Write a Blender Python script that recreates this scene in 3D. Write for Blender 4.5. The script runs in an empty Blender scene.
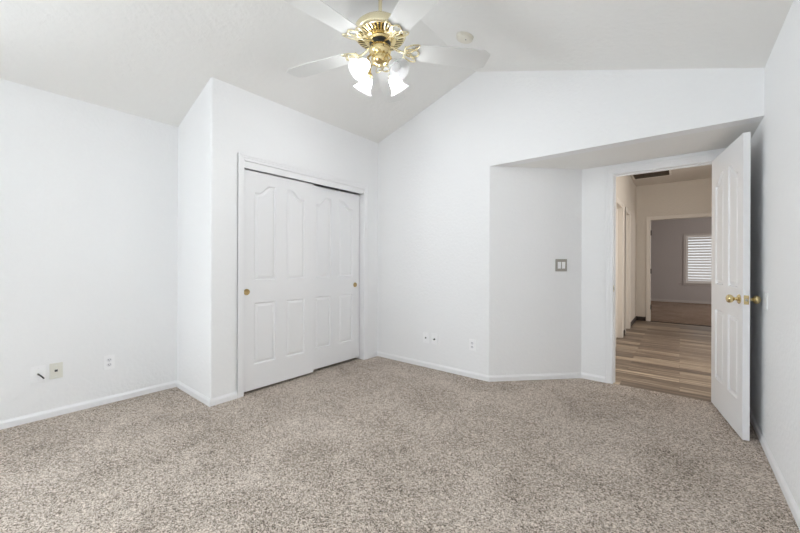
import bpy, bmesh, math, random
from mathutils import Vector, Matrix
from mathutils.geometry import tessellate_polygon

PI = math.pi
random.seed(7)
sc = bpy.context.scene
COL = sc.collection

# ---------------------------------------------------------------- measures (metres)
XL, XR = -3.675, 0.4224        # left and right wall faces
YS, XC = 1.2276, -2.961        # closet return wall face, closet front wall face
YB, YD = 3.224, 3.925          # back wall face, doorway wall face
XD0, XD1 = -1.4655, -0.782     # ends of the angled wall
YR = -2.30                     # rear wall face (behind the camera)
XM, HM, HW = -1.62, 3.113, 2.437   # ridge x, ridge height, side wall height
HS = 2.128                     # dropped ceiling of the door recess
T = 0.12                       # wall thickness
HX, HXR, HY0, HY1, HH = -0.71, 1.70, YD + T, 8.70, 2.78   # hallway
FY1 = 13.6                     # far room back wall


def ceil_z(x):
    if x < XM:
        return HM - (HM - HW) * (XM - x) / (XM - XL)
    return HM - (HM - HW) * (x - XM) / (XR - XM)


# ---------------------------------------------------------------- camera
cam_d = bpy.data.cameras.new('camera')
cam = bpy.data.objects.new('camera', cam_d)
COL.objects.link(cam)
yaw, roll = 0.67862, 0.0035
R0 = Vector((math.cos(yaw), math.sin(yaw), 0))
F0 = Vector((-math.sin(yaw), math.cos(yaw), 0))
U0 = Vector((0, 0, 1))
Rr = R0 * math.cos(roll) + U0 * math.sin(roll)
Ur = -R0 * math.sin(roll) + U0 * math.cos(roll)
cam.matrix_world = Matrix(((Rr.x, Ur.x, -F0.x, 0), (Rr.y, Ur.y, -F0.y, 0), (Rr.z, Ur.z, -F0.z, 1.165), (0, 0, 0, 1)))
cam_d.sensor_width = 36
cam_d.lens = 347.11 / 800 * 36
cam_d.shift_y = -3.3 / 800
cam_d.clip_start = 0.02
sc.camera = cam

# ---------------------------------------------------------------- world and lights
w = bpy.data.worlds.new('world')
sc.world = w
w.use_nodes = True
bg = w.node_tree.nodes['Background']
bg.inputs['Color'].default_value = (0.90, 0.95, 1.0, 1)
bg.inputs['Strength'].default_value = 1.0


def area(name, loc, rot, sx, sy, power, col):
    l = bpy.data.lights.new(name, 'AREA')
    l.shape = 'RECTANGLE'
    l.size, l.size_y, l.energy, l.color = sx, sy, power, col
    o = bpy.data.objects.new(name, l)
    COL.objects.link(o)
    o.location, o.rotation_euler = loc, rot
    return o


FILL_COL = (0.86, 0.945, 1.0)
area('added_light_rear', (-1.25, YR - 0.45, 1.25), (-PI / 2 - 0.12, PI, 0), 2.7, 1.6, 92, FILL_COL)  # added area light outside the invented rear window
area('added_light_side', (XR + 0.40, -1.25, 1.25), (0, PI / 2 + 0.25, 0), 1.3, 1.2, 8, FILL_COL)  # added weak light from the right, brightens left and closet walls
area('added_light_left', (XL - 0.40, -1.45, 1.30), (0, -PI / 2 - 0.04, 0), 1.4, 1.5, 172, FILL_COL)  # added light from the left, brightens the right wall
area('added_light_hall', (HXR + 0.19, 5.55, 1.5), (0, PI / 2, 0), 1.3, 1.6, 48, (1.0, 0.95, 0.88))  # added unseen light that brightens the hallway
area('added_light_far_room', (3.19, 11.2, 1.4), (0, PI / 2, 0), 1.3, 1.6, 54, (1.0, 0.93, 0.88))  # added unseen light for the far room, outside its invented side window

sc.view_settings.view_transform = 'Standard'
sc.view_settings.look = 'None'
sc.view_settings.gamma = 1
sc.view_settings.use_curve_mapping = False
sc.view_settings.exposure = 0.32
sc.cycles.use_denoising = True
sc.cycles.max_bounces = 16
sc.cycles.diffuse_bounces = 9
sc.cycles.transparent_max_bounces = 16
sc.cycles.caustics_reflective = False
sc.cycles.caustics_refractive = False


# ---------------------------------------------------------------- materials
def mat(name, col=(0.8, 0.8, 0.8), rough=0.5, metal=0.0):
    m = bpy.data.materials.new(name)
    m.use_nodes = True
    b = m.node_tree.nodes['Principled BSDF']
    b.inputs['Base Color'].default_value = (*col, 1)
    b.inputs['Roughness'].default_value = rough
    b.inputs['Metallic'].default_value = metal
    return m, m.node_tree.nodes, m.node_tree.links, b


def bumped(name, col, rough, scale, dist, detail=3.0, strength=0.5, lo=0.35, hi=0.7):
    m, n, l, b = mat(name, col, rough)
    tc = n.new('ShaderNodeTexCoord')
    nz = n.new('ShaderNodeTexNoise')
    nz.inputs['Scale'].default_value = scale
    nz.inputs['Detail'].default_value = detail
    mr = n.new('ShaderNodeMapRange')
    mr.inputs['From Min'].default_value = lo
    mr.inputs['From Max'].default_value = hi
    bp = n.new('ShaderNodeBump')
    bp.inputs['Strength'].default_value = strength
    bp.inputs['Distance'].default_value = dist
    l.new(tc.outputs['Object'], nz.inputs['Vector'])
    l.new(nz.outputs['Fac'], mr.inputs['Value'])
    l.new(mr.outputs['Result'], bp.inputs['Height'])
    l.new(bp.outputs['Normal'], b.inputs['Normal'])
    return m


M = {}
M['wall'] = bumped('white_wall_paint', (0.87, 0.873, 0.88), 0.62, 42, 0.0022)
M['ceiling'] = bumped('ceiling_texture', (0.85, 0.845, 0.825), 0.8, 26, 0.0028)
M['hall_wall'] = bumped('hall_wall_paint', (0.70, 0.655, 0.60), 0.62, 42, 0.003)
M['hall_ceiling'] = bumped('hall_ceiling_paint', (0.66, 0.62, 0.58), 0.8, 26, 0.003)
M['grey_wall'] = bumped('grey_wall_paint', (0.52, 0.495, 0.49), 0.62, 42, 0.003)
M['trim'] = mat('white_trim_paint', (0.86, 0.86, 0.87), 0.35)[0]
M['door'] = mat('white_door_paint', (0.84, 0.84, 0.85), 0.33)[0]
M['grey_trim'] = mat('grey_trim_paint', (0.58, 0.555, 0.54), 0.5)[0]
M['hall_trim'] = mat('hall_trim_paint', (0.78, 0.74, 0.69), 0.4)[0]
M['brass'] = mat('polished_brass', (0.74, 0.60, 0.32), 0.12, 1.0)[0]
M['aged_brass'] = mat('aged_brass', (0.50, 0.37, 0.17), 0.38, 1.0)[0]
M['pale_brass'] = mat('pale_brass', (0.84, 0.76, 0.53), 0.27, 1.0)[0]
M['nickel'] = mat('dull_nickel', (0.42, 0.40, 0.36), 0.35, 1.0)[0]
M['black'] = mat('black_plastic', (0.012, 0.012, 0.012), 0.4)[0]
M['dark_brown'] = mat('dark_brown_paint', (0.045, 0.033, 0.027), 0.5)[0]
M['bronze'] = mat('dark_bronze', (0.02, 0.016, 0.014), 0.5, 0.0)[0]
M['plate'] = mat('white_plate_plastic', (0.92, 0.92, 0.93), 0.3)[0]
M['almond'] = mat('almond_plate_plastic', (0.76, 0.75, 0.68), 0.35)[0]
M['device'] = mat('device_plastic', (0.80, 0.80, 0.83), 0.3)[0]
M['slot'] = mat('dark_slot', (0.06, 0.06, 0.065), 0.6)[0]
M['blade'] = mat('white_fan_blade', (0.74, 0.74, 0.72), 0.35)[0]
M['detector'] = mat('ivory_plastic', (0.78, 0.75, 0.66), 0.45)[0]
M['filter'] = mat('vent_filter', (0.20, 0.165, 0.13), 0.9)[0]
M['louver'] = mat('white_louver', (0.85, 0.84, 0.82), 0.4)[0]


def carpet_mat(name, tint=(1, 1, 1)):
    m, n, l, b = mat(name, (0.4, 0.35, 0.3), 0.95)
    tc = n.new('ShaderNodeTexCoord')
    # warp the coordinates a little so tufts are irregular
    nzw = n.new('ShaderNodeTexNoise')
    nzw.inputs['Scale'].default_value = 55
    sub = n.new('ShaderNodeVectorMath'); sub.operation = 'MULTIPLY_ADD'
    sub.inputs[1].default_value = (0.008, 0.008, 0.008)
    l.new(tc.outputs['Object'], nzw.inputs['Vector'])
    l.new(nzw.outputs['Color'], sub.inputs[0])
    l.new(tc.outputs['Object'], sub.inputs[2])
    vo = n.new('ShaderNodeTexVoronoi')
    vo.inputs['Scale'].default_value = 270
    l.new(sub.outputs['Vector'], vo.inputs['Vector'])
    sep = n.new('ShaderNodeSeparateColor')
    l.new(vo.outputs['Color'], sep.inputs['Color'])
    vo2 = n.new('ShaderNodeTexVoronoi')
    vo2.inputs['Scale'].default_value = 125
    l.new(sub.outputs['Vector'], vo2.inputs['Vector'])
    sep2 = n.new('ShaderNodeSeparateColor')
    l.new(vo2.outputs['Color'], sep2.inputs['Color'])
    mixc = n.new('ShaderNodeMath'); mixc.operation = 'MULTIPLY_ADD'
    mixc.inputs[1].default_value = 0.36
    half = n.new('ShaderNodeMath'); half.operation = 'MULTIPLY'
    half.inputs[1].default_value = 0.80
    l.new(sep.outputs['Red'], half.inputs[0])
    l.new(sep2.outputs['Red'], mixc.inputs[0])
    l.new(half.outputs['Value'], mixc.inputs[2])
    # patches: shading of leaning pile, put into the colour as soft noise
    nb = n.new('ShaderNodeTexNoise')
    nb.inputs['Scale'].default_value = 2.2
    nb.inputs['Detail'].default_value = 4
    nb.inputs['Roughness'].default_value = 0.6
    nb.inputs['Distortion'].default_value = 0.8
    l.new(tc.outputs['Object'], nb.inputs['Vector'])
    pr = n.new('ShaderNodeMapRange')
    pr.inputs['From Min'].default_value = 0.3
    pr.inputs['From Max'].default_value = 0.7
    pr.inputs['To Min'].default_value = -0.14
    pr.inputs['To Max'].default_value = 0.06
    l.new(nb.outputs['Fac'], pr.inputs['Value'])
    add = n.new('ShaderNodeMath'); add.operation = 'ADD'
    l.new(mixc.outputs['Value'], add.inputs[0])
    l.new(pr.outputs['Result'], add.inputs[1])
    cr = n.new('ShaderNodeValToRGB')
    e = cr.color_ramp.elements
    e[0].position = 0.0; e[0].color = (0.07 * tint[0], 0.056 * tint[1], 0.046 * tint[2], 1)
    e[1].position = 1.0; e[1].color = (0.90 * tint[0], 0.84 * tint[1], 0.785 * tint[2], 1)
    for p, c in ((0.20, (0.14, 0.115, 0.096)), (0.36, (0.34, 0.29, 0.25)), (0.55, (0.52, 0.46, 0.41)), (0.78, (0.70, 0.635, 0.58))):
        q = cr.color_ramp.elements.new(p)
        q.color = (c[0] * tint[0], c[1] * tint[1], c[2] * tint[2], 1)
    l.new(add.outputs['Value'], cr.inputs['Fac'])
    l.new(cr.outputs['Color'], b.inputs['Base Color'])
    # tuft relief
    inv = n.new('ShaderNodeMath'); inv.operation = 'SUBTRACT'
    inv.inputs[0].default_value = 1.0
    l.new(vo.outputs['Distance'], inv.inputs[1])
    ht = n.new('ShaderNodeMath'); ht.operation = 'MULTIPLY_ADD'
    ht.inputs[1].default_value = 0.8
    l.new(inv.outputs['Value'], ht.inputs[0])
    l.new(sep.outputs['Green'], ht.inputs[2])
    bp = n.new('ShaderNodeBump')
    bp.inputs['Strength'].default_value = 0.55
    bp.inputs['Distance'].default_value = 0.006
    l.new(ht.outputs['Value'], bp.inputs['Height'])
    l.new(bp.outputs['Normal'], b.inputs['Normal'])
    b.inputs['Specular IOR Level'].default_value = 0.1
    return m


M['carpet'] = carpet_mat('beige_frieze_carpet', (0.97, 0.935, 0.895))
M['far_carpet'] = carpet_mat('brown_beige_carpet', (0.72, 0.62, 0.55))


def wood_mat():
    m, n, l, b = mat('grey_brown_planks', (0.3, 0.25, 0.2), 0.42)
    tc = n.new('ShaderNodeTexCoord')
    br = n.new('ShaderNodeTexBrick')
    br.inputs['Scale'].default_value = 1.0
    br.inputs['Brick Width'].default_value = 1.22
    br.inputs['Row Height'].default_value = 0.152
    br.inputs['Mortar Size'].default_value = 0.0015
    br.inputs['Mortar Smooth'].default_value = 0.1
    br.offset = 0.37
    br.inputs['Color1'].default_value = (0.0, 0.0, 0.0, 1)
    br.inputs['Color2'].default_value = (1.0, 1.0, 1.0, 1)
    br.inputs['Mortar'].default_value = (0.3, 0.3, 0.3, 1)
    l.new(tc.outputs['Object'], br.inputs['Vector'])
    mp = n.new('ShaderNodeMapping')
    mp.inputs['Scale'].default_value = (0.9, 14, 1)
    l.new(tc.outputs['Object'], mp.inputs['Vector'])
    ofs = n.new('ShaderNodeVectorMath'); ofs.operation = 'MULTIPLY_ADD'
    ofs.inputs[1].default_value = (7, 3, 0)
    l.new(br.outputs['Color'], ofs.inputs[0])
    l.new(mp.outputs['Vector'], ofs.inputs[2])
    nz = n.new('ShaderNodeTexNoise')
    nz.inputs['Scale'].default_value = 1.6
    nz.inputs['Detail'].default_value = 6
    nz.inputs['Roughness'].default_value = 0.62
    l.new(ofs.outputs['Vector'], nz.inputs['Vector'])
    mx = n.new('ShaderNodeMath'); mx.operation = 'MULTIPLY_ADD'
    mx.inputs[1].default_value = 0.42
    l.new(br.outputs['Color'], mx.inputs[0])
    mr = n.new('ShaderNodeMapRange')
    mr.inputs['From Min'].default_value = 0.25
    mr.inputs['From Max'].default_value = 0.75
    mr.inputs['To Min'].default_value = 0.0
    mr.inputs['To Max'].default_value = 0.62
    l.new(nz.outputs['Fac'], mr.inputs['Value'])
    l.new(mr.outputs['Result'], mx.inputs[2])
    cr = n.new('ShaderNodeValToRGB')
    e = cr.color_ramp.elements
    e[0].position = 0.1; e[0].color = (0.10, 0.074, 0.058, 1)
    e[1].position = 0.95; e[1].color = (0.72, 0.60, 0.45, 1)
    q = e.new(0.5); q.color = (0.25, 0.193, 0.147, 1)
    l.new(mx.outputs['Value'], cr.inputs['Fac'])
    l.new(cr.outputs['Color'], b.inputs['Base Color'])
    return m


M['wood'] = wood_mat()


def thin_glass(name, col=(1, 1, 1), gloss=0.08):
    m = bpy.data.materials.new(name)
    m.use_nodes = True
    n, l = m.node_tree.nodes, m.node_tree.links
    n.clear()
    out = n.new('ShaderNodeOutputMaterial')
    tr = n.new('ShaderNodeBsdfTransparent'); tr.inputs['Color'].default_value = (*col, 1)
    gl = n.new('ShaderNodeBsdfGlossy'); gl.inputs['Roughness'].default_value = 0.05
    mx = n.new('ShaderNodeMixShader'); mx.inputs[0].default_value = gloss
    l.new(tr.outputs[0], mx.inputs[1]); l.new(gl.outputs[0], mx.inputs[2]); l.new(mx.outputs[0], out.inputs[0])
    return m


M['pane'] = thin_glass('window_glass')


def shade_glass():
    m = bpy.data.materials.new('ribbed_frosted_glass')
    m.use_nodes = True
    n, l = m.node_tree.nodes, m.node_tree.links
    n.clear()
    out = n.new('ShaderNodeOutputMaterial')
    tr = n.new('ShaderNodeBsdfTransparent'); tr.inputs['Color'].default_value = (0.96, 0.96, 0.96, 1)
    tl = n.new('ShaderNodeBsdfTranslucent'); tl.inputs['Color'].default_value = (0.95, 0.95, 0.95, 1)
    df = n.new('ShaderNodeBsdfDiffuse'); df.inputs['Color'].default_value = (0.85, 0.85, 0.85, 1)
    gl = n.new('ShaderNodeBsdfGlossy'); gl.inputs['Roughness'].default_value = 0.1
    a = n.new('ShaderNodeMixShader'); a.inputs[0].default_value = 0.4
    b = n.new('ShaderNodeMixShader'); b.inputs[0].default_value = 0.28
    c = n.new('ShaderNodeMixShader'); c.inputs[0].default_value = 0.10
    l.new(tl.outputs[0], a.inputs[1]); l.new(df.outputs[0], a.inputs[2])
    l.new(a.outputs[0], b.inputs[1]); l.new(tr.outputs[0], b.inputs[2])
    l.new(b.outputs[0], c.inputs[1]); l.new(gl.outputs[0], c.inputs[2]); l.new(c.outputs[0], out.inputs[0])
    return m


M['shade'] = shade_glass()


def emit(name, col, s):
    m, n, l, b = mat(name, (0.9, 0.9, 0.9), 0.4)
    b.inputs['Emission Color'].default_value = (*col, 1)
    b.inputs['Emission Strength'].default_value = s
    return m


M['bulb_on'] = emit('lit_bulb', (0.95, 0.975, 1.0), 275)
M['bulb_off_glow'] = emit('frosted_bulb', (1.0, 0.97, 0.95), 0.04)  # faint glow added to the bulb that is switched off


# ---------------------------------------------------------------- mesh helpers
class MB:
    """collects shapes and links them as one mesh object"""
    def __init__(s):
        s.bm = bmesh.new()

    def poly(s, pts):
        return s.bm.faces.new([s.bm.verts.new(p) for p in pts])

    def box(s, x0, x1, y0, y1, z0, z1, bev=0.0, mtx=None):
        v = [Vector((x, y, z)) for z in (z0, z1) for y in (y0, y1) for x in (x0, x1)]
        if mtx is not None:
            v = [mtx @ p for p in v]
        vs = [s.bm.verts.new(p) for p in v]
        fs = [s.bm.faces.new([vs[i] for i in q]) for q in
              ((0, 2, 3, 1), (4, 5, 7, 6), (0, 1, 5, 4), (2, 6, 7, 3), (0, 4, 6, 2), (1, 3, 7, 5))]
        if bev > 0:
            es = list({e for f in fs for e in f.edges})
            bmesh.ops.bevel(s.bm, geom=es, offset=bev, segments=2, affect='EDGES', profile=0.6)
        return s

    def prism(s, pts, z0, z1, bevel_at=None, r=0.012):
        """footprint polygon raised from z0 to z1 (number or function of x,y)"""
        f0 = (lambda x, y: z0) if not callable(z0) else z0
        f1 = (lambda x, y: z1) if not callable(z1) else z1
        lo = [s.bm.verts.new((x, y, f0(x, y))) for x, y in pts]
        hi = [s.bm.verts.new((x, y, f1(x, y))) for x, y in pts]
        k = len(pts)
        s.bm.faces.new(lo[::-1]); s.bm.faces.new(hi)
        for i in range(k):
            s.bm.faces.new((lo[i], lo[(i + 1) % k], hi[(i + 1) % k], hi[i]))
        if bevel_at is not None:
            es = [e for i in bevel_at for e in lo[i].link_edges if e.other_vert(lo[i]) is hi[i]]
            bmesh.ops.bevel(s.bm, geom=es, offset=r, segments=5, affect='EDGES', profile=0.5)
        return s

    def lathe(s, prof, seg=32, mtx=None, cap=False, rib=0.0, ribn=0):
        mtx = mtx or Matrix.Identity(4)
        rings = []
        for (r, z) in prof:
            ring = []
            for i in range(seg):
                a = 2 * PI * i / seg
                rr = r * (1 + rib * math.cos(ribn * a)) if rib else r
                ring.append(s.bm.verts.new(mtx @ Vector((rr * math.cos(a), rr * math.sin(a), z))))
            rings.append(ring)
        for a, b in zip(rings, rings[1:]):
            for i in range(seg):
                s.bm.faces.new((a[i], a[(i + 1) % seg], b[(i + 1) % seg], b[i]))
        if cap:
            s.bm.faces.new(rings[0][::-1]); s.bm.faces.new(rings[-1])
        return s

    def tube(s, pts, r, seg=8, closed=False, taper=None):
        pts = [Vector(p) for p in pts]
        n = len(pts); rings = []
        for i, p in enumerate(pts):
            if closed:
                d = pts[(i + 1) % n] - pts[i - 1]
            else:
                d = pts[min(i + 1, n - 1)] - pts[max(i - 1, 0)]
            d.normalize()
            up = Vector((0, 0, 1)) if abs(d.z) < 0.9 else Vector((1, 0, 0))
            a = d.cross(up).normalized(); b = a.cross(d)
            rad = r if taper is None else r * taper[i]
            rings.append([s.bm.verts.new(p + rad * (math.cos(2 * PI * k / seg) * a + math.sin(2 * PI * k / seg) * b)) for k in range(seg)])
        m = n if closed else n - 1
        for i in range(m):
            A, B = rings[i], rings[(i + 1) % n]
            for k in range(seg):
                s.bm.faces.new((A[k], A[(k + 1) % seg], B[(k + 1) % seg], B[k]))
        if not closed:
            s.bm.faces.new(rings[0][::-1]); s.bm.faces.new(rings[-1])
        return s

    def build(s, name, m, parent=None, smooth=False, loc=None):
        bmesh.ops.recalc_face_normals(s.bm, faces=s.bm.faces)
        me = bpy.data.meshes.new(name)
        s.bm.to_mesh(me); s.bm.free()
        me.materials.append(m)
        if smooth:
            for p in me.polygons:
                p.use_smooth = True
            me.set_sharp_from_angle(angle=math.radians(38))
        o = bpy.data.objects.new(name, me)
        COL.objects.link(o)
        if parent is not None:
            o.parent = parent
        if loc is not None:
            o.location = loc
        return o


def tag(o, label=None, cat=None, group=None, kind=None):
    if label: o['label'] = label
    if cat: o['category'] = cat
    if group: o['group'] = group
    if kind: o['kind'] = kind
    return o


def empty(name, loc, rz=0.0):
    o = bpy.data.objects.new(name, None)
    COL.objects.link(o)
    o.location = loc; o.rotation_euler = (0, 0, rz)
    o.empty_display_size = 0.1
    return o


def copy_tree(o, parent=None):
    c = o.copy(); COL.objects.link(c)
    if parent is not None: c.parent = parent
    for ch in [q for q in bpy.data.objects if q.parent is o]:
        copy_tree(ch, c)
    return c


def struct(mb, name, m, label, cat, smooth=False):
    return tag(mb.build(name, m, smooth=smooth), label, cat, kind='structure')


# ---------------------------------------------------------------- floors
struct(MB().box(XL - T, XR + T, YR - T, YD + 0.012, -0.08, 0.0), 'floor', M['carpet'],
       'speckled beige frieze carpet covering the bedroom floor', 'carpet floor')
struct(MB().box(HX - 0.35, HXR + T, YD + 0.012, HY1 + 0.03, -0.08, -0.004), 'floor_hall', M['wood'],
       'grey-brown wood plank floor of the hallway beyond the open door', 'wood floor')
struct(MB().box(-2.6, 3.12, HY1 + 0.03, FY1 + T, -0.08, 0.0), 'floor_far_room', M['far_carpet'],
       'beige carpet of the far room seen past the hallway', 'carpet floor')

# ---------------------------------------------------------------- ceilings
def slope(x0, x1):
    a, b = ceil_z(x0), ceil_z(x1)
    m = MB()
    y0, y1 = YR - T, YB + T
    m.prism([(x0, y0), (x1, y0), (x1, y1), (x0, y1)], lambda x, y: ceil_z(x), lambda x, y: ceil_z(x) + 0.1)
    return m


cm = MB()
y0, y1 = YR - T, YB + T
xs = [XL - T, XM, XR + T]
sect = [(x, ceil_z(x)) for x in xs]
lo0 = [cm.bm.verts.new((x, y0, z)) for x, z in sect]; lo1 = [cm.bm.verts.new((x, y1, z)) for x, z in sect]
hi0 = [cm.bm.verts.new((x, y0, z + 0.12)) for x, z in sect]; hi1 = [cm.bm.verts.new((x, y1, z + 0.12)) for x, z in sect]
for i in (0, 1):
    cm.bm.faces.new((lo0[i], lo0[i + 1], lo1[i + 1], lo1[i]))
    cm.bm.faces.new((hi0[i], hi1[i], hi1[i + 1], hi0[i + 1]))
cm.bm.faces.new(lo0 + hi0[::-1]); cm.bm.faces.new(lo1 + hi1[::-1])
cm.bm.faces.new((lo0[0], lo1[0], hi1[0], hi0[0])); cm.bm.faces.new((lo0[2], lo1[2], hi1[2], hi0[2]))
struct(cm, 'ceiling', M['ceiling'], 'vaulted off-white textured ceiling sloping down both sides of a ridge', 'ceiling')
struct(MB().prism([(XD0 - 0.02, YB + T), (XR + T, YB + T), (XR + T, YD + 0.02), (XD0 - 0.02, YD + 0.02)], HS, HS + 0.08),
       'ceiling_recess', M['ceiling'], 'low flat ceiling over the doorway recess', 'ceiling')
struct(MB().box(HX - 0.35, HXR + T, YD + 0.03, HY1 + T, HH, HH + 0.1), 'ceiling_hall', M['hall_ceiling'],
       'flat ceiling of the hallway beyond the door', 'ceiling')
struct(MB().box(-2.6, 3.12, HY1 + T, FY1 + T, 2.6, 2.7), 'ceiling_far_room', M['hall_ceiling'],
       'ceiling of the far room beyond the hallway', 'ceiling')

# ---------------------------------------------------------------- bedroom walls
top = lambda x, y: ceil_z(x) + 0.05
LY0, LY1, LZ0, LZ1 = -2.15, -0.75, 0.80, 2.10
wl = MB()
for a, b, za, zb in ((YR - T, LY0, 0, None), (LY1, YB + T, 0, None), (LY0, LY1, 0, LZ0), (LY0, LY1, LZ1, None)):
    wl.prism([(XL - T, a), (XL, a), (XL, b), (XL - T, b)], za, top if zb is None else zb)
struct(wl, 'wall_left', M['wall'],
       'blank white wall at the left with three outlet plates low down', 'wall')

# closet walls: return wall, pier, header over the doors, pier at the corner
OY0, OY1, OZ = 1.501, 2.98, 2.055
wc = MB()
wc.prism([(XL - 0.02, YS), (XC, YS), (XC, OY0), (XC - T, OY0), (XC - T, YS + T), (XL - 0.02, YS + T)], 0, top, bevel_at=[1], r=0.016)
wc.prism([(XC - T, OY0), (XC, OY0), (XC, OY1), (XC - T, OY1)], OZ, top)
wc.prism([(XC - T, OY1), (XC, OY1), (XC, YB + 0.02), (XC - T, YB + 0.02)], 0, top)
struct(wc, 'wall_closet', M['wall'], 'white closet wall with rounded outer corner around the sliding doors', 'wall', smooth=True)

wb = MB()
wb.prism([(XL - T, YB), (XM, YB), (XM, YB + T), (XL - T, YB + T)], 0, top)
wb.prism([(XM, YB), (XD0, YB), (XD0, YB + T), (XM, YB + T)], 0, top)
wb.prism([(XD0, YB), (XR + T, YB), (XR + T, YB + T), (XD0, YB + T)], HS, top)
struct(wb, 'wall_back', M['wall'], 'white gabled back wall with low outlets and a dropped header above the door recess', 'wall')
struct(MB().prism([(XD0, YB), (XD1, YD), (XD1, YD + T), (XD0 - 0.1, YB + 0.2)], 0, HS + 0.001), 'wall_angled', M['wall'],
       'narrow white angled wall carrying the double light switch', 'wall')

DX0, DX1, DZ = -0.503, 0.243, 2.032
wd = MB()
wd.box(XD1 - 0.05, DX0 - 0.018, YD, YD + T, 0, 2.9)
wd.box(DX0 - 0.018, DX1 + 0.018, YD, YD + T, DZ + 0.018, 2.9)
wd.box(DX1 + 0.018, HXR + T, YD, YD + T, 0, 2.9)
struct(wd, 'wall_doorway', M['wall'], 'white wall around the open bedroom doorway', 'wall')

WY0, WY1, WZ0, WZ1 = -1.85, -0.65, 0.85, 1.95
wr = MB()
wr.prism([(XR, YR - T), (XR + T, YR - T), (XR + T, WY0), (XR, WY0)], 0, top)
wr.prism([(XR, WY1), (XR + T, WY1), (XR + T, YD + 0.02), (XR, YD + 0.02)], 0, top)
wr.prism([(XR, WY0), (XR + T, WY0), (XR + T, WY1), (XR, WY1)], 0, WZ0)
wr.prism([(XR, WY0), (XR + T, WY0), (XR + T, WY1), (XR, WY1)], WZ1, top)
struct(wr, 'wall_right', M['wall'], 'white wall at the right edge behind the open door', 'wall')

RX0, RX1, RZ0, RZ1 = -2.60, 0.05, 0.75, 2.15
wq = MB()
for a, b in ((XL - T, RX0), (RX1, XR + T)):
    wq.prism([(a, YR - T), (b, YR - T), (b, YR), (a, YR)], 0, top)
wq.prism([(RX0, YR - T), (RX1, YR - T), (RX1, YR), (RX0, YR)], 0, RZ0)
for a, b in ((RX0, XM), (XM, RX1)):
    wq.prism([(a, YR - T), (b, YR - T), (b, YR), (a, YR)], RZ1, top)
struct(wq, 'wall_rear', M['wall'], 'white wall with an added wide window behind the camera', 'wall')


def window(name, label, axis, c, a0, a1, z0, z1, m, sign, mullion=True):
    """window unit set in a wall: axis 'x' means the wall plane is x = c"""
    def bx(mb, a, b, d0, d1, za, zb):
        lo, hi = min(c + sign * d0, c + sign * d1), max(c + sign * d0, c + sign * d1)
        if axis == 'x': mb.box(lo, hi, a, b, za, zb)
        else: mb.box(a, b, lo, hi, za, zb)
    root = empty(name, (0, 0, 0))
    tag(root, label, 'window', kind='structure')
    f = MB()
    for za, zb in ((z0, z0 + 0.05), (z1 - 0.05, z1)): bx(f, a0, a1, 0.05, 0.10, za, zb)
    mid = (a0 + a1) / 2
    for a, b in ((a0, a0 + 0.05), (a1 - 0.05, a1)) + (((mid - 0.025, mid + 0.025),) if mullion else ()): bx(f, a, b, 0.052, 0.098, z0 + 0.045, z1 - 0.045)
    f.build('window_frame', m, root)
    for a, b in (((a0 + 0.05, mid - 0.025), (mid + 0.025, a1 - 0.05)) if mullion else ((a0 + 0.05, a1 - 0.05),)):
        p = MB(); bx(p, a, b, 0.073, 0.077, z0 + 0.05, z1 - 0.05); p.build('pane', M['pane'], root)
    return root


window('added_window_6', 'white framed window added in the left wall behind the camera for light', 'x', XL, LY0, LY1, LZ0, LZ1, M['trim'], -1)  # invented opening that lets the added left light in
window('added_window_1', 'wide white framed window added behind the camera for light', 'y', YR, RX0, RX1, RZ0, RZ1, M['trim'], -1)  # unseen window, added so the rear light can enter
window('added_window_2', 'white framed window added in the right wall behind the camera for light', 'x', XR, WY0, WY1, WZ0, WZ1, M['trim'], 1)  # unseen window, made up for the added right-hand light

# ---------------------------------------------------------------- hallway and far room shell
wh = MB()
A0, A1, B0, B1, HZ = 5.74, 6.45, 6.87, 7.45, 2.05
for a, b in ((HY0 - 0.01, A0), (A1, B0), (B1, HY1 + 0.01)):
    wh.box(HX - T, HX, a, b, 0, HH + 0.04)
for a, b in ((A0, A1), (B0, B1)):
    wh.box(HX - T, HX, a, b, HZ, HH + 0.04)
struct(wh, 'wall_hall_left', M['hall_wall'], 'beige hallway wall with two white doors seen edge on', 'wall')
EX0, EX1, EZ = -0.467, 0.60, 2.062
we = MB()
we.box(HX - T, EX0 - 0.018, HY1, HY1 + T, 0, HH + 0.04)
we.box(EX1 + 0.018, HXR + T, HY1, HY1 + T, 0, HH + 0.04)
we.box(EX0 - 0.018, EX1 + 0.018, HY1, HY1 + T, EZ + 0.018, HH + 0.04)
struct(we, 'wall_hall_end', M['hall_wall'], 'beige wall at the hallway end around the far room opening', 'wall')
QY0, QY1, QZ0, QZ1 = 4.75, 6.35, 0.85, 2.15
wf = MB()
wf.box(HXR, HXR + T, HY0 - 0.01, QY0, 0, HH + 0.04); wf.box(HXR, HXR + T, QY1, HY1 + 0.01, 0, HH + 0.04)
wf.box(HXR, HXR + T, QY0, QY1, 0, QZ0); wf.box(HXR, HXR + T, QY0, QY1, QZ1, HH + 0.04)
struct(wf, 'wall_hall_right', M['hall_wall'], 'beige hallway wall hidden to the right of the doorway', 'wall')
window('added_window_3', 'unseen window added in the right wall of the hallway for light', 'x', HXR, QY0, QY1, QZ0, QZ1, M['hall_trim'], 1)  # made-up window, lets the added hallway light through

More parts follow.
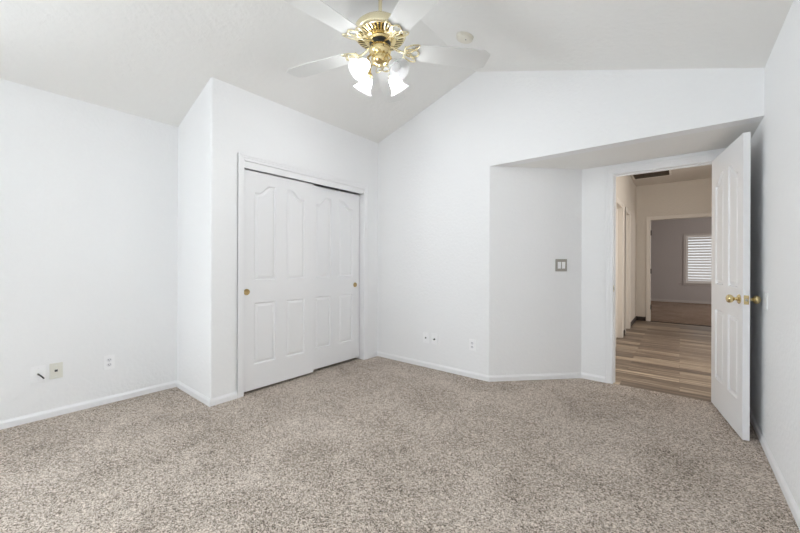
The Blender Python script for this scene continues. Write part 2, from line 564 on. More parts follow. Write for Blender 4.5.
VX0, VX1, VZ0, VZ1 = 0.14, 1.06, 0.60, 2.03
wv = MB()
wv.box(-2.6, VX0, FY1, FY1 + T, 0, 2.65); wv.box(VX1, 3.12, FY1, FY1 + T, 0, 2.65)
wv.box(VX0, VX1, FY1, FY1 + T, 0, VZ0); wv.box(VX0, VX1, FY1, FY1 + T, VZ1, 2.65)
struct(wv, 'wall_far_back', M['grey_wall'], 'grey back wall of the far room with a shuttered window', 'wall')
struct(MB().box(-2.6, -2.48, HY1 + 0.02, FY1 + 0.02, 0, 2.65), 'wall_far_left', M['grey_wall'], 'grey left wall of the far room', 'wall')
wg = MB()
wg.box(3.0, 3.12, HY1 + 0.02, 10.4, 0, 2.65); wg.box(3.0, 3.12, 12.0, FY1 + 0.02, 0, 2.65)
wg.box(3.0, 3.12, 10.4, 12.0, 0, 0.75); wg.box(3.0, 3.12, 10.4, 12.0, 2.05, 2.65)
struct(wg, 'wall_far_right', M['grey_wall'], 'grey right wall of the far room', 'wall')
window('added_window_4', 'unseen window added in the right wall of the far room for light', 'x', 3.0, 10.4, 12.0, 0.75, 2.05, M['trim'], 1)  # made-up window, lets the added far room light through
wn = MB()
wn.box(-2.6, HX - T, HY1, HY1 + T, 0, 2.65); wn.box(HXR + T, 3.12, HY1, HY1 + T, 0, 2.65)
struct(wn, 'wall_far_front', M['grey_wall'], 'grey front wall of the far room beside the opening', 'wall')
window('window_5', 'daylit window behind white shutters in the far room', 'y', FY1, VX0, VX1, VZ0, VZ1, M['trim'], 1, False)


# ---------------------------------------------------------------- baseboards and casings
def board(mb, a, b, n, h=0.058, t=0.011, ext=(0, 0)):
    """profiled baseboard from plan point a to b, n = unit normal into the room"""
    a, b, n = Vector(a), Vector(b), Vector(n)
    d = (b - a).normalized()
    prof = [(0, 0), (t, 0), (t, h * 0.66), (t * 0.75, h * 0.80), (t * 0.35, h * 0.93), (t * 0.2, h), (0, h)]
    r = []
    for p, kx in ((a, -ext[0]), (b, ext[1])):
        r.append([mb.bm.verts.new((p.x + n.x * u + d.x * u * kx, p.y + n.y * u + d.y * u * kx, v)) for u, v in prof])
    k = len(prof)
    for i in range(k):
        mb.bm.faces.new((r[0][i], r[0][(i + 1) % k], r[1][(i + 1) % k], r[1][i]))
    mb.bm.faces.new(r[0][::-1]); mb.bm.faces.new(r[1])
    return mb


def base(name, segs, label, m='trim', h=0.058):
    b = MB()
    for s in segs: board(b, *s[:3], h=h, ext=s[3] if len(s) > 3 else (0, 0))
    return struct(b, name, M[m], label, 'baseboard')


base('baseboard_left', [((XL, YR), (XL, YS), (1, 0))], 'white baseboard along the left wall')
base('baseboard_closet', [((XL, YS), (XC, YS), (0, -1), (0, 1)), ((XC, YS), (XC, OY0 - 0.055), (1, 0), (1, 0)), ((XC, OY1 + 0.062), (XC, YB), (1, 0))],
     'white baseboard wrapping the closet wall corner')
base('baseboard_back', [((XC, YB), (XD0, YB), (0, -1), (0, 0.414))], 'white baseboard along the back wall below the outlets')
nd = Vector((YD - YB, -(XD1 - XD0))).normalized()
base('baseboard_angled', [((XD0, YB), (XD1, YD), (nd.x, nd.y), (0.414, -0.414))], 'white baseboard along the angled wall')
base('baseboard_doorway', [((XD1, YD), (DX0 - 0.062, YD), (0, -1)), ((DX1 + 0.062, YD), (XR, YD), (0, -1))], 'short white baseboard beside the doorway')
base('baseboard_right', [((XR, YR), (XR, YD), (-1, 0))], 'white baseboard along the right wall behind the open door')
base('baseboard_rear', [((XL, YR), (XR, YR), (0, 1))], 'white baseboard along the rear wall')
base('baseboard_hall', [((HX, HY0), (HX, A0 - 0.06), (1, 0)), ((HX, A1 + 0.06), (HX, B0 - 0.06), (1, 0)), ((HX, B1 + 0.06), (HX, HY1), (1, 0)),
                        ((HX, HY1), (EX0 - 0.075, HY1), (0, -1)), ((EX1 + 0.075, HY1), (HXR, HY1), (0, -1))],
     'dark brown baseboard of the hallway', 'dark_brown', 0.082)
base('baseboard_far', [((-2.48, FY1), (3.0, FY1), (0, -1))], 'pale baseboard on the far room back wall', 'grey_trim', 0.07)


def casing(mb, axis, c, sign, a0, a1, z1, wdt=0.058, legs=(True, True), z0=0.0):
    """stepped door casing on the wall plane axis = c, standing out in direction sign"""
    def bx(a, b, d, za, zb, bev=0.003):
        lo, hi = min(c, c + sign * d), max(c, c + sign * d)
        if axis == 'x': mb.box(lo, hi, a, b, za, zb, bev)
        else: mb.box(a, b, lo, hi, za, zb, bev)
    steps = ((0.0, 1.0, 0.009), (0.42, 1.0, 0.013), (0.72, 1.0, 0.017))
    for f0, f1, d in steps:
        if legs[0]: bx(a0 - wdt * f1, a0 - wdt * f0, d, z0, z1 + wdt * f1)
        if legs[1]: bx(a1 + wdt * f0, a1 + wdt * f1, d, z0, z1 + wdt * f1)
        bx(a0 - wdt * f0, a1 + wdt * f0, d, z1 + wdt * f0, z1 + wdt * f1)


t1 = MB()
casing(t1, 'x', XC, 1, OY0, OY1, OZ, 0.057)
t1.box(XC - T, XC + 0.002, OY0 - 0.004, OY0 + 0.001, 0, OZ)
t1.box(XC - T, XC + 0.002, OY1 - 0.001, OY1 + 0.012, 0, OZ)
struct(t1, 'trim_1', M['trim'], 'white casing around the closet sliding doors', 'door casing')
t1b = MB()
t1b.box(XC - 0.024, XC - 0.004, OY0, OY1, 1.996, OZ, 0.002)
t1b.box(XC - T, XC - 0.024, OY0, OY1, 2.03, OZ)
struct(t1b, 'trim_2', M['trim'], 'white fascia board hiding the closet door track', 'track fascia')

t2 = MB()
casing(t2, 'y', YD, -1, DX0 - 0.005, DX1 + 0.005, DZ + 0.005, 0.062)
casing(t2, 'y', YD + T, 1, DX0 - 0.005, DX1 + 0.005, DZ + 0.005, 0.062)
t2.box(DX0 - 0.018, DX0, YD, YD + T, 0, DZ + 0.018)
t2.box(DX1, DX1 + 0.018, YD, YD + T, 0, DZ + 0.018)
t2.box(DX0, DX1, YD, YD + T, DZ, DZ + 0.018)
t2.box(DX0, DX0 + 0.010, YD + 0.045, YD + 0.08, 0, DZ)
t2.box(DX1 - 0.010, DX1, YD + 0.045, YD + 0.08, 0, DZ)
t2.box(DX0 + 0.01, DX1 - 0.01, YD + 0.045, YD + 0.08, DZ - 0.010, DZ)
tr3 = struct(t2, 'trim_3', M['trim'], 'white casing and jamb of the open bedroom doorway', 'door casing')
sp = MB().box(DX0 - 0.001, DX0 + 0.0025, YD + 0.008, YD + 0.036, 0.895, 0.955, 0.001)
tag(sp.build('strike_plate', M['brass'], tr3), 'brass strike plate')
sp = MB().box(DX0, DX0 + 0.0035, YD + 0.015, YD + 0.029, 0.913, 0.937)
sp.build('strike_hole', M['slot'], tr3)

t4 = MB()
casing(t4, 'x', HX, 1, A0, A1, HZ, 0.06)
t4.box(HX - T, HX - 0.098, A0 - 0.001, A1 + 0.001, 0, HZ + 0.001)
for y in (A0 - 0.001, A1 - 0.002): t4.box(HX - T, HX, y, y + 0.003, 0, HZ)
struct(t4, 'trim_4', M['hall_trim'], 'pale casing of the nearer door on the hallway left wall', 'door casing')
t5 = MB()
casing(t5, 'x', HX, 1, B0, B1, HZ, 0.06)
t5.box(HX - T, HX - 0.098, B0 - 0.001, B1 + 0.001, 0, HZ + 0.001)
for y in (B0 - 0.001, B1 - 0.002): t5.box(HX - T, HX, y, y + 0.003, 0, HZ)
struct(t5, 'trim_5', M['hall_trim'], 'pale casing of the farther door on the hallway left wall', 'door casing')
t6 = MB()
casing(t6, 'y', HY1, -1, EX0, EX1, EZ, 0.07)
t6.box(EX0 - 0.018, EX0, HY1, HY1 + T, 0, EZ + 0.018)
t6.box(EX1, EX1 + 0.018, HY1, HY1 + T, 0, EZ + 0.018)
t6.box(EX0, EX1, HY1, HY1 + T, EZ, EZ + 0.018)
tr6 = struct(t6, 'trim_6', M['hall_trim'], 'pale casing around the far room opening at the hallway end', 'door casing')
for z in (0.29, 1.02, 1.80):
    h = MB()
    h.box(EX0 - 0.001, EX0 + 0.004, HY1 + 0.03, HY1 + 0.10, z - 0.045, z + 0.045)
    h.lathe([(0.010, z - 0.05), (0.010, z + 0.05)], 10, Matrix.Translation((EX0 + 0.008, HY1 + 0.02, 0)), cap=True)
    tag(h.build('hinge', M['bronze'], tr6), 'dark bronze hinge on the far jamb')
tt = MB().box(EX0, EX1, HY1 + 0.012, HY1 + 0.048, -0.004, 0.007, 0.002)
struct(tt, 'trim_7', M['dark_brown'], 'dark strip between hallway planks and far room carpet', 'threshold')

t8 = MB()
casing(t8, 'y', FY1, -1, VX0, VX1, VZ1, 0.06, z0=VZ0 - 0.06)
t8.box(VX0 - 0.08, VX1 + 0.08, FY1 - 0.05, FY1, VZ0 - 0.02, VZ0, 0.003)
t8.box(VX0 - 0.06, VX1 + 0.06, FY1 - 0.016, FY1, VZ0 - 0.075, VZ0 - 0.018, 0.003)
struct(t8, 'trim_8', M['grey_trim'], 'pale casing and sill of the far room window', 'window casing')


# ---------------------------------------------------------------- panelled door leaves
def inset(poly, d):
    n = len(poly); out = []
    for i in range(n):
        p, a, b = Vector(poly[i]), Vector(poly[i - 1]), Vector(poly[(i + 1) % n])
        e1 = (p - a).normalized(); e2 = (b - p).normalized()
        n1 = Vector((-e1.y, e1.x)); n2 = Vector((-e2.y, e2.x))
        m = (n1 + n2)
        m = m / max(m.length_squared / 2, 0.5)
        out.append((p.x + m.x * d, p.y + m.y * d))
    return out


def leaf(width, height, thick, panels, z0=0.0):
    """door leaf in local x (0..width), z; faces at y = 0 (front) and y = thick. panels: CCW polygons in (x, z)"""
    mb = MB(); bm = mb.bm
    rect = [(0, z0), (width, z0), (width, z0 + height), (0, z0 + height)]
    for side in (0, 1):
        yf = 0.0 if side == 0 else thick
        s = 1 if side == 0 else -1
        V = {}
        def vert(p, dep):
            k = (round(p[0], 5), round(p[1], 5), round(dep, 5))
            if k not in V: V[k] = bm.verts.new((p[0], yf + s * dep, p[1]))
            return V[k]
        loops = [[Vector((p[0], p[1], 0)) for p in rect]] + [[Vector((p[0], p[1], 0)) for p in q[::-1]] for q in panels]
        flat = [(p.x, p.y) for lp in loops for p in lp]
        for tri in tessellate_polygon(loops):
            bm.faces.new([vert(flat[i], 0) for i in tri])
        for q in panels:
            rings = [(q, 0.0), (inset(q, 0.005), 0.006), (inset(q, 0.009), 0.012), (inset(q, 0.014), 0.013), (inset(q, 0.034), 0.003)]
            for (pa, da), (pb, db) in zip(rings, rings[1:]):
                k = len(pa)
                for i in range(k):
                    j = (i + 1) % k
                    bm.faces.new((vert(pa[i], da), vert(pa[j], da), vert(pb[j], db), vert(pb[i], db)))
            pl, dl = rings[-1]
            fl = [Vector((p[0], p[1], 0)) for p in pl]
            for tri in tessellate_polygon([fl]):
                bm.faces.new([vert(pl[i], dl) for i in tri])
        mb.V = V
        if side == 0: VF = {k: v for k, v in V.items()}
        else:
            for i in range(4):
                a, b = rect[i], rect[(i + 1) % 4]
                ka, kb = (round(a[0], 5), round(a[1], 5), 0.0), (round(b[0], 5), round(b[1], 5), 0.0)
                bm.faces.new((VF[ka], VF[kb], V[kb], V[ka]))
    return mb


def panel_set(width, z0, z1lo, z1hi, l0, l1):
    a, b = 0.145 * width, 0.425 * width
    c, d = width - b, width - a
    def arch(x0, x1, rise_right):
        pts = [(x0, z0), (x1, z0)]
        n = 12
        for i in range(n + 1):
            t = i / n
            x = x1 + (x0 - x1) * t
            u = (x - x0) / (x1 - x0)
            if not rise_right: u = 1 - u
            u = min(max((u - 0.18) / 0.56, 0), 1)
            pts.append((x, z1lo + (z1hi - z1lo) * (u * u * (3 - 2 * u))))
        return pts
    return [arch(a, b, True), arch(c, d, False),
            [(a, l0), (b, l0), (b, l1), (a, l1)], [(c, l0), (d, l0), (d, l1), (c, l1)]]


# closet sliding doors (local x runs along +Y of the room, front faces +X)
def closet_door(name, y, xf, label, pull_x, zb=0.022):
    r = empty(name, (xf, y, 0), PI / 2)
    tag(r, label, 'sliding door', kind='structure')
    wdt = 0.762
    # local +x -> world +Y ; local +y -> world -X, so local y=0 is the room side
    leaf(wdt, 1.986 - zb, 0.032, panel_set(wdt, 1.005, 1.80, 1.88, 0.245, 0.803), zb).build('door_leaf', M['door'], r)
    p = MB()
    mt = Matrix.Translation((pull_x, 0.0, 0.905)) @ Matrix.Rotation(PI / 2, 4, 'X')
    p.lathe([(0.001, 0.0012), (0.018, 0.0014), (0.021, 0.0035), (0.027, 0.0045), (0.028, 0.001), (0.028, -0.001)], 24, mt)
    tag(p.build('finger_pull', M['aged_brass'], r, smooth=True), 'round recessed brass finger pull')
    return r


closet_door('door_1', 1.502, XC - 0.026, 'left white four-panel closet sliding door, the front one', 0.040)
closet_door('door_2', 2.206, XC - 0.066, 'right white four-panel closet sliding door, set behind the left one', 0.692, 0.030)

# open bedroom door: hinge at the right jamb, leaf swung into the room
hx, hy = 0.241, YD - 0.006
ex, ey = 0.357, 3.197
ang = math.atan2(ey - hy, ex - hx)
dl = math.hypot(ex - hx, ey - hy)
od = empty('door_3', (hx, hy, 0), ang)
tag(od, 'white four-panel bedroom door standing open against the right wall', 'door', kind='structure')
# local x from hinge to free edge; room-side face at local y=0, hall-side face at local y=-thick
TH = 0.035
lf = leaf(dl - 0.004, 2.018, TH, panel_set(dl, 1.005, 1.80, 1.88, 0.245, 0.803), 0.012).build('door_leaf', M['door'], od)
lf.location = (0.004, -TH, 0)


def knob(parent, x, z, y, s, wall_limit=None):
    m = MB()
    mt = Matrix.Translation((x, y, z)) @ Matrix.Rotation(-s * PI / 2, 4, 'X')
    prof = [(0.002, 0.0), (0.031, 0.0), (0.032, 0.004), (0.026, 0.009), (0.014, 0.011), (0.0105, 0.018), (0.0105, 0.026),
            (0.016, 0.031), (0.024, 0.037), (0.0285, 0.046), (0.028, 0.055), (0.022, 0.063), (0.012, 0.067), (0.001, 0.068)]
    m.lathe(prof, 28, mt)
    return tag(m.build('door_knob', M['brass'], parent, smooth=True), 'polished brass door knob')


KZ = 0.932
knob(od, dl - 0.062, KZ, -TH, -1)
knob(od, dl - 0.062, KZ, 0.0, 1)
m = MB().box(dl - 0.0015, dl + 0.0015, -TH / 2 - 0.0125, -TH / 2 + 0.0125, KZ - 0.03, KZ + 0.03, 0.0008)
tag(m.build('latch_plate', M['brass'], od), 'brass latch plate on the door edge')
m = MB().box(dl, dl + 0.009, -TH / 2 - 0.007, -TH / 2 + 0.007, KZ - 0.009, KZ + 0.009, 0.003)
m.build('latch_bolt', M['nickel'], od)
for z in (0.22, 1.02, 1.82):
    h = MB().lathe([(0.006, z - 0.045), (0.006, z + 0.045)], 10, Matrix.Translation((0.001, 0.004, 0)), cap=True)
    h.box(0.002, 0.004, -0.03, 0.001, z - 0.044, z + 0.044)
    h.build('hinge', M['brass'], od)

# closed hallway doors
for nm, a0, a1, lab in (('door_4', A0, A1, 'nearer closed door on the hallway left wall, seen edge on'),
                        ('door_5', B0, B1, 'farther closed door on the hallway left wall, seen edge on')):
    r = empty(nm, (HX - 0.06, a0 + 0.003, 0), PI / 2)
    tag(r, lab, 'door', kind='structure')
    leaf(a1 - a0 - 0.006, 2.03, 0.035, panel_set(a1 - a0, 1.005, 1.80, 1.88, 0.245, 0.803), 0.01).build('door_leaf', M['hall_trim'], r)


# ---------------------------------------------------------------- wall plates
def plate_mesh(wd_, ht, th=0.006, m='plate', parent=None, name='cover_plate'):
    return MB().box(-wd_ / 2, wd_ / 2, -th, 0, -ht / 2, ht / 2, 0.0025).build(name, M[m], parent)


def screw(parent, x, z, y=-0.007):
    return MB().lathe([(0.0005, 0), (0.003, 0), (0.003, 0.0015)], 10, Matrix.Translation((x, y, z)) @ Matrix.Rotation(PI / 2, 4, 'X')).build('screw', M['device'], parent)


def wall_thing(name, loc, rz, label, cat, group=None):
    """local -y points into the room"""
    r = empty(name, loc, rz)
    return tag(r, label, cat, group)


def duplex(name, loc, rz, label, group):
    r = wall_thing(name, loc, rz, label, 'outlet', group)
    plate_mesh(0.072, 0.116, parent=r)
    for s in (1, -1):
        f = MB()
        pts = [(0.0165 * math.cos(a) * 1.05, 0.0145 * math.sin(a)) for a in [2 * PI * i / 20 for i in range(20)]]
        v0 = [f.bm.verts.new((x, -0.0085, z + s * 0.0195)) for x, z in pts]
        v1 = [f.bm.verts.new((x, -0.005, z + s * 0.0195)) for x, z in pts]
        f.bm.faces.new(v0)
        for i in range(20): f.bm.faces.new((v0[i], v0[(i + 1) % 20], v1[(i + 1) % 20], v1[i]))
        fo = f.build('socket', M['device'], r)
        g = MB()
        for x in (-0.006, 0.006):
            g.box(x - 0.0014, x + 0.0014, -0.0092, -0.0080, s * 0.0195 - 0.001, s * 0.0195 + 0.008)
        g.lathe([(0.0005, 0.0092), (0.0026, 0.0092), (0.0026, 0.008)], 10, Matrix.Translation((0, 0, s * 0.0195 - 0.007)) @ Matrix.Rotation(PI / 2, 4, 'X'))
        g.build('slots', M['slot'], fo)
    screw(r, 0, 0)
    return r


def jack(name, loc, rz, label, cat, mt, hole='jack'):
    r = wall_thing(name, loc, rz, label, cat)
    plate_mesh(0.072, 0.116, m=mt, parent=r)
    c = MB().box(-0.0085, 0.0085, -0.0075, -0.005, -0.0075, 0.0085, 0.001).build('socket', M['slot'], r)
    screw(r, 0, 0.042); screw(r, 0, -0.042)
    return r


RL, RB = PI / 2, 0.0                      # left wall plates face +X, back wall plates face -Y
g = wall_thing('coax_plate', (XL, 0.318, 0.34), RL, 'white wall plate on the left wall with a short black cable poking out', 'wall plate')
plate_mesh(0.078, 0.118, parent=g)
nut = MB().lathe([(0.007, 0.0), (0.007, 0.008), (0.004, 0.009), (0.004, 0.016)], 12, Matrix.Translation((0, -0.006, 0.0)) @ Matrix.Rotation(PI / 2, 4, 'X'), cap=True)
nut.build('connector', M['nickel'], g)
screw(g, 0, 0.042); screw(g, 0, -0.042)
cb = MB().tube([(0, -0.012, 0), (0.003, -0.026, -0.001), (0.010, -0.032, -0.008), (0.020, -0.036, -0.020), (0.028, -0.037, -0.033)], 0.0046, 10)
tag(cb.build('cable_stub', M['black'], g, smooth=True), 'short black coaxial cable end')
jack('phone_plate', (XL, 0.413, 0.343), RL, 'almond wall plate with one small dark jack beside the cable plate', 'wall plate', 'almond')
duplex('outlet', (XL, 0.726, 0.337), RL, 'white duplex outlet on the left wall nearest the closet corner', None)
jack('phone_plate', (-2.221, YB, 0.328), RB, 'white plate with a dark jack, leftmost of three on the back wall', 'wall plate', 'plate')
g = wall_thing('coax_plate', (-2.103, YB, 0.332), RB, 'white plate with a round coax connector, middle of three on the back wall', 'wall plate')
plate_mesh(0.078, 0.118, parent=g)
MB().lathe([(0.009, 0.0), (0.009, 0.007), (0.0055, 0.008), (0.0055, 0.02)], 12, Matrix.Translation((0, -0.006, -0.004)) @ Matrix.Rotation(PI / 2, 4, 'X'), cap=True).build('connector', M['slot'], g)
screw(g, 0, 0.042); screw(g, 0, -0.042)
duplex('outlet', (-1.646, YB, 0.333), RB, 'white duplex outlet on the back wall nearest the angled wall', None)

# double rocker switch on the angled wall
dirv = Vector((XD1 - XD0, YD - YB)).normalized()
k = 0.745
sx, sy = XD0 + (XD1 - XD0) * 0.771, YB + (YD - YB) * 0.771
sw = wall_thing('light_switch', (sx, sy, 1.15), math.atan2(dirv.y, dirv.x), 'double rocker light switch with a grey metal plate on the angled wall', 'light switch')
plate_mesh(0.122, 0.124, 0.007, 'nickel', sw)
for x in (-0.023, 0.023):
    rk = MB()
    vs = [(-0.0165, -0.008, -0.034), (0.0165, -0.008, -0.034), (0.0165, -0.0135, 0.034), (-0.0165, -0.0135, 0.034)]
    a = [rk.bm.verts.new((p[0] + x, p[1], p[2])) for p in vs]
    b = [rk.bm.verts.new((p[0] + x, -0.004, p[2])) for p in vs]
    rk.bm.faces.new(a)
    for i in range(4): rk.bm.faces.new((a[i], a[(i + 1) % 4], b[(i + 1) % 4], b[i]))
    tag(rk.build('rocker', M['plate'], sw), 'white rocker paddle')

pw = wall_thing('blank_plate', (XR, 3.118, 0.935), -PI / 2, 'small white blank plate on the right wall behind the door knob', 'wall plate')
plate_mesh(0.075, 0.105, 0.006, 'plate', pw)

# ---------------------------------------------------------------- smoke detector on the right slope
sl = math.atan((HM - HW) / (XR - XM))
sdx = -1.379
sd = empty('smoke_detector', (sdx, 2.551, ceil_z(sdx)))
sd.rotation_euler = (PI, sl, 0)
sd.rotation_euler = (Matrix.Rotation(sl, 4, 'Y') @ Matrix.Rotation(PI, 4, 'X')).to_euler()
tag(sd, 'round ivory smoke detector on the right slope of the ceiling', 'smoke detector')
MB().lathe([(0.001, 0.0), (0.072, 0.0), (0.072, 0.008), (0.068, 0.010)], 36).build('base', M['detector'], sd, smooth=True)
sb = MB().lathe([(0.066, 0.008), (0.066, 0.024), (0.060, 0.033), (0.048, 0.038), (0.020, 0.040), (0.001, 0.040)], 36)
sb.build('body', M['detector'], sd, smooth=True)
sv = MB()
for i in range(24):
    a = 2 * PI * i / 24
    sv.box(-0.0035, 0.0035, -0.0015, 0.0015, 0.013, 0.024, mtx=Matrix.Rotation(a, 4, 'Z') @ Matrix.Translation((0.0665, 0, 0)) @ Matrix.Rotation(PI / 2, 4, 'Z'))
sv.build('vent_slots', M['detector'], sd)
MB().lathe([(0.0005, 0.0405), (0.006, 0.0405), (0.006, 0.037)], 12, Matrix.Translation((0.03, 0.018, -0.001))).build('button', M['slot'], sd)

# ---------------------------------------------------------------- hallway ceiling vent
va = empty('ceiling_vent', (-0.405, 7.62, HH))
tag(va, 'square return air vent with dark louvers in the hallway ceiling', 'vent')
f = MB()
X0, X1, Y0_, Y1_ = -0.29, 0.285, -0.32, 0.32
f.box(X0, X1, Y0_, Y0_ + 0.03, -0.012, 0.0, 0.002); f.box(X0, X1, Y1_ - 0.03, Y1_, -0.012, 0.0, 0.002)
f.box(X0, X0 + 0.03, Y0_ + 0.03, Y1_ - 0.03, -0.012, 0.0, 0.002); f.box(X1 - 0.03, X1, Y0_ + 0.03, Y1_ - 0.03, -0.012, 0.0, 0.002)
f.build('frame', M['hall_trim'], va)
MB().box(X0 + 0.03, X1 - 0.03, Y0_ + 0.03, Y1_ - 0.03, -0.003, 0.0).build('filter', M['filter'], va)
lv = MB()
for i in range(22):
    y = Y0_ + 0.045 + i * 0.026
    lv.box(X0 + 0.028, X1 - 0.028, -0.008, 0.008, -0.0006, 0.0006, mtx=Matrix.Translation((0, y, -0.008)) @ Matrix.Rotation(0.7, 4, 'X'))
lo = lv.build('louvers', M['filter'], va)

# ---------------------------------------------------------------- far room shutters
shr = empty('window_shutter', (VX0, FY1, VZ0))
tag(shr, 'white plantation shutters in the far room window', 'shutter')
W_, H_ = VX1 - VX0, VZ1 - VZ0
sf = MB()
sf.box(0.0, 0.045, 0.002, 0.03, 0.0, H_, 0.002); sf.box(W_ - 0.045, W_, 0.002, 0.03, 0.0, H_, 0.002)
sf.box(0.045, W_ - 0.045, 0.002, 0.03, 0.0, 0.075, 0.002); sf.box(0.045, W_ - 0.045, 0.002, 0.03, H_ - 0.065, H_, 0.002)
sf.build('frame', M['louver'], shr)
nl = 16
lz0, lz1 = 0.075, H_ - 0.065
pit = (lz1 - lz0) / nl
louv = MB()
pr = [(0.040 * math.cos(a), 0.0045 * math.sin(a)) for a in [2 * PI * i / 12 for i in range(12)]]
va0 = [louv.bm.verts.new((0.046, y, z)) for y, z in pr]; va1 = [louv.bm.verts.new((W_ - 0.046, y, z)) for y, z in pr]
louv.bm.faces.new(va0[::-1]); louv.bm.faces.new(va1)
for i in range(12): louv.bm.faces.new((va0[i], va0[(i + 1) % 12], va1[(i + 1) % 12], va1[i]))
lo0_ = louv.build('louver', M['louver'], shr, smooth=True)
lo0_.rotation_euler = (math.radians(50), 0, 0)
lo0_.location = (0, 0.016, lz0 + pit / 2)
for i in range(1, nl):
    c = lo0_.copy(); COL.objects.link(c); c.parent = shr
    c.location = (0, 0.016, lz0 + pit * (i + 0.5))

# ---------------------------------------------------------------- ceiling fan
FX, FY = XM, 1.781
fan = empty('ceiling_fan', (FX, FY, HM))
tag(fan, 'polished brass ceiling fan with five white blades and four bell glass lamps', 'ceiling fan')
Z = lambda z: z - HM
pb, br_ = M['pale_brass'], M['brass']
cn = MB().lathe([(0.001, -0.115), (0.022, -0.115), (0.030, -0.105), (0.060, -0.065), (0.078, -0.02), (0.080, 0.005)], 36)
tag(cn.build('canopy', pb, fan, smooth=True), 'brass bell canopy at the ridge')
MB().lathe([(0.0125, Z(2.80)), (0.0125, -0.10)], 20).build('downrod', pb, fan, smooth=True)
mh = MB().lathe([(0.013, Z(2.845)), (0.03, Z(2.838)), (0.045, Z(2.822)), (0.06, Z(2.816)), (0.120, Z(2.808)), (0.158, Z(2.796)), (0.174, Z(2.780)),
                 (0.179, Z(2.762)), (0.179, Z(2.738)), (0.172, Z(2.726)), (0.162, Z(2.722))], 64)
tag(mh.build('motor_housing', pb, fan, smooth=True), 'round pale brass motor housing')
# slotted underside: dark backing, brass fins, inner collar
mb_ = MB().lathe([(0.164, Z(2.734)), (0.07, Z(2.716)), (0.05, Z(2.716))], 64)
mb_.build('vent_backing', M['slot'], fan)
fin = MB()
NF = 40
for i in range(NF):
    a = 2 * PI * i / NF
    mt = Matrix.Rotation(a, 4, 'Z')
    v = [mt @ Vector(p) for p in ((0.106, -0.0042, Z(2.712)), (0.106, 0.0042, Z(2.712)), (0.163, 0.0078, Z(2.722)), (0.163, -0.0078, Z(2.722)))]
    v += [p + Vector((0, 0, 0.008)) for p in v]
    vs = [fin.bm.verts.new(p) for p in v]
    for q in ((0, 1, 2, 3), (7, 6, 5, 4), (0, 4, 5, 1), (1, 5, 6, 2), (2, 6, 7, 3), (3, 7, 4, 0)):
        fin.bm.faces.new([vs[j] for j in q])
fin.lathe([(0.112, Z(2.718)), (0.112, Z(2.708)), (0.098, Z(2.703)), (0.084, Z(2.702)), (0.080, Z(2.690)), (0.074, Z(2.688)), (0.074, Z(2.718))], 48)
tag(fin.build('vent_ring', br_, fan, smooth=True), 'brass ring of radial vent fins under the motor')
MB().lathe([(0.073, Z(2.70)), (0.073, Z(2.676)), (0.064, Z(2.672)), (0.060, Z(2.655)), (0.04, Z(2.655))], 40).build('flywheel', M['black'], fan, smooth=True)
shp = [(0.040, Z(2.668)), (0.064, Z(2.664)), (0.074, Z(2.652)), (0.076, Z(2.634)), (0.073, Z(2.615)), (0.060, Z(2.600)), (0.052, Z(2.594)), (0.060, Z(2.586)),
       (0.062, Z(2.566)), (0.054, Z(2.548)), (0.034, Z(2.536)), (0.016, Z(2.532)), (0.010, Z(2.522)), (0.001, Z(2.519))]
tag(MB().lathe(shp, 48).build('switch_housing', br_, fan, smooth=True), 'stepped brass switch housing')
for i in range(6):
    a = 2 * PI * (i + 0.5) / 6
    sh2 = MB().lathe([(0.0005, 0.0015), (0.004, 0.0015), (0.004, 0)], 8, Matrix.Translation((0.0765 * math.cos(a), 0.0765 * math.sin(a), Z(2.634))) @ Matrix.Rotation(a, 4, 'Z') @ Matrix.Rotation(PI / 2, 4, 'Y'))
    sh2.build('housing_screw', M['slot'], fan)

A_BLADE = 3.3786
ZB = Z(2.652)
def blade_mesh():
    mb = MB()
    ri, ro = 0.215, 0.79
    out = []
    n = 14
    def half(r):
        t = (r - ri) / (ro - ri)
        return 0.070 + 0.024 * min(t * 1.6, 1.0)
    up = [(ri + 0.0, 0.034), (ri + 0.008, 0.053)]
    for i in range(1, n + 1):
        r = ri + 0.02 + (ro - 0.055 - ri - 0.02) * i / n
        up.append((r, half(r)))
    up += [(ro - 0.042, 0.090), (ro - 0.030, 0.080), (ro - 0.018, 0.072), (ro - 0.006, 0.066), (ro, 0.058), (ro + 0.002, 0.0)]
    dn = [(x, -y) for x, y in up[:-1]][::-1]
    out = up + dn
    th = 0.006
    a = [mb.bm.verts.new((x, y, th / 2)) for x, y in out]
    b = [mb.bm.verts.new((x, y, -th / 2)) for x, y in out]
    mb.bm.faces.new(a); mb.bm.faces.new(b[::-1])
    for i in range(len(out)):
        j = (i + 1) % len(out)
        mb.bm.faces.new((a[i], b[i], b[j], a[j]))
    return mb


def ellipse(cx, cy, rx, ry, rot, z, n=20, tip=0.0):
    pts = []
    for i in range(n):
        t = 2 * PI * i / n
        x, y = rx * math.cos(t) * (1 + tip * (math.cos(t) > 0) * math.cos(t) ** 4), ry * math.sin(t)
        pts.append((cx + x * math.cos(rot) - y * math.sin(rot), cy + x * math.sin(rot) + y * math.cos(rot), z))
    return pts


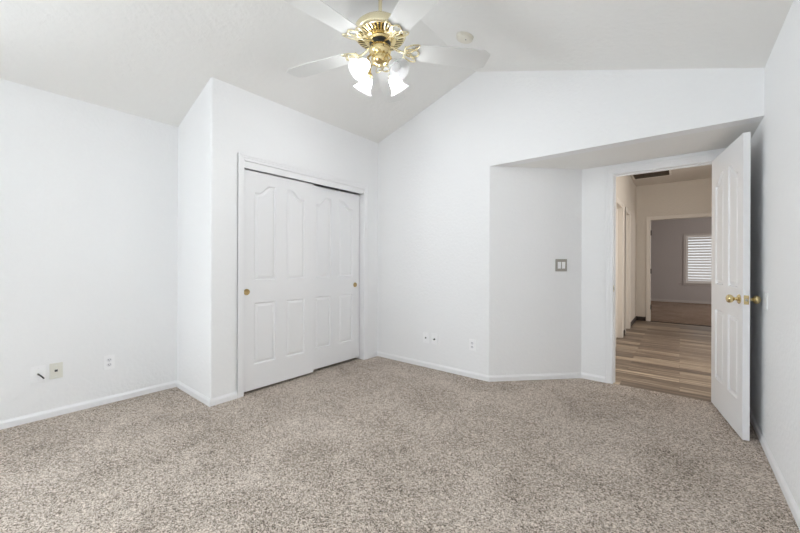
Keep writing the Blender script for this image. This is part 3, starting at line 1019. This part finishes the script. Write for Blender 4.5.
def iron_mesh():
    mb = MB()
    mb.tube([(0.060, 0, 0.022), (0.090, 0, 0.016), (0.120, 0, 0.0), (0.150, 0, -0.008), (0.175, 0, -0.009)], 0.0085, 10)
    zi = -0.0095
    mb.tube(ellipse(0.226, 0.0, 0.050, 0.034, 0, zi), 0.0052, 8, closed=True)
    for s in (1, -1):
        mb.tube(ellipse(0.212, s * 0.040, 0.048, 0.026, s * 0.62, zi, tip=0.35), 0.0050, 8, closed=True)
        mb.lathe([(0.0005, -0.016), (0.005, -0.014), (0.006, -0.004)], 10, Matrix.Translation((0.242, s * 0.052, 0)))
    mb.lathe([(0.0005, -0.018), (0.006, -0.015), (0.007, -0.004)], 10, Matrix.Translation((0.272, 0, 0)))
    mb.tube([(0.170, -0.052, zi), (0.172, -0.02, zi), (0.172, 0.02, zi), (0.170, 0.052, zi)], 0.006, 8)
    return mb


PITCH = math.radians(-9)
b0 = blade_mesh().build('blade', M['blade'], fan)
i0 = iron_mesh().build('blade_iron', pb, b0, smooth=True)
tag(i0, 'brass looped blade bracket')
def place_blade(o, k):
    o.location = (0, 0, ZB)
    o.rotation_euler = (Matrix.Rotation(A_BLADE + k * 2 * PI / 5, 4, 'Z') @ Matrix.Rotation(PITCH, 4, 'X')).to_euler()
place_blade(b0, 0)
for kk in range(1, 5):
    c = b0.copy(); COL.objects.link(c); c.parent = fan; place_blade(c, kk)
    d = i0.copy(); COL.objects.link(d); d.parent = c

# lamps: frame with z axis along the shade's outward direction
fdir = math.atan2(F0.y, F0.x)
shade_prof = [(0.020, 0.0), (0.028, 0.004), (0.036, 0.014), (0.041, 0.03), (0.043, 0.05), (0.047, 0.068), (0.056, 0.085), (0.068, 0.098), (0.073, 0.101),
              (0.071, 0.103), (0.065, 0.0985), (0.053, 0.0865), (0.044, 0.069), (0.040, 0.05), (0.038, 0.03), (0.033, 0.015)]
first = {}
for idx, off in enumerate((PI - PI / 4, PI + PI / 4, PI / 4, -PI / 4)):     # 0: near right, 1: near left, 2: far left, 3: far right
    az = fdir + off
    u = Vector((math.cos(az), math.sin(az), 0))
    n0 = Vector((u.x * 0.122, u.y * 0.122, Z(2.500)))
    tilt = math.radians(47)
    dz = (u * math.cos(tilt) - Vector((0, 0, 1)) * math.sin(tilt)).normalized()
    mt = Matrix.Translation(n0) @ dz.to_track_quat('Z', 'Y').to_matrix().to_4x4()
    arm = MB()
    p0 = Vector((u.x * 0.050, u.y * 0.050, Z(2.578)))
    p1 = Vector((u.x * 0.085, u.y * 0.085, Z(2.572)))
    p2 = Vector((u.x * 0.108, u.y * 0.108, Z(2.545)))
    arm.tube([p0, p1, p2, n0 - dz * 0.02], 0.0075, 10)
    ao = arm.build('lamp_arm', br_, fan, smooth=True)
    hd = MB().lathe([(0.001, -0.030), (0.012, -0.030), (0.021, -0.022), (0.025, -0.008), (0.0255, 0.006), (0.023, 0.006), (0.022, -0.004), (0.001, -0.005)], 28, mt)
    hd.build('shade_fitter', br_, ao, smooth=True)
    sh_ = MB().lathe(shade_prof, 72, mt, rib=0.012, ribn=24)
    tag(sh_.build('lamp_shade', M['shade'], fan, smooth=True), 'ribbed bell glass shade')
    on = idx != 1
    bl = MB().lathe([(0.012, 0.0), (0.013, 0.014), (0.019, 0.028), (0.027, 0.044), (0.029, 0.056), (0.026, 0.070), (0.016, 0.080), (0.001, 0.083)], 28, mt)
    tag(bl.build('bulb', M['bulb_on'] if on else M['bulb_off_glow'], fan, smooth=True), 'glowing bulb' if on else 'unlit frosted bulb with a faint added glow')
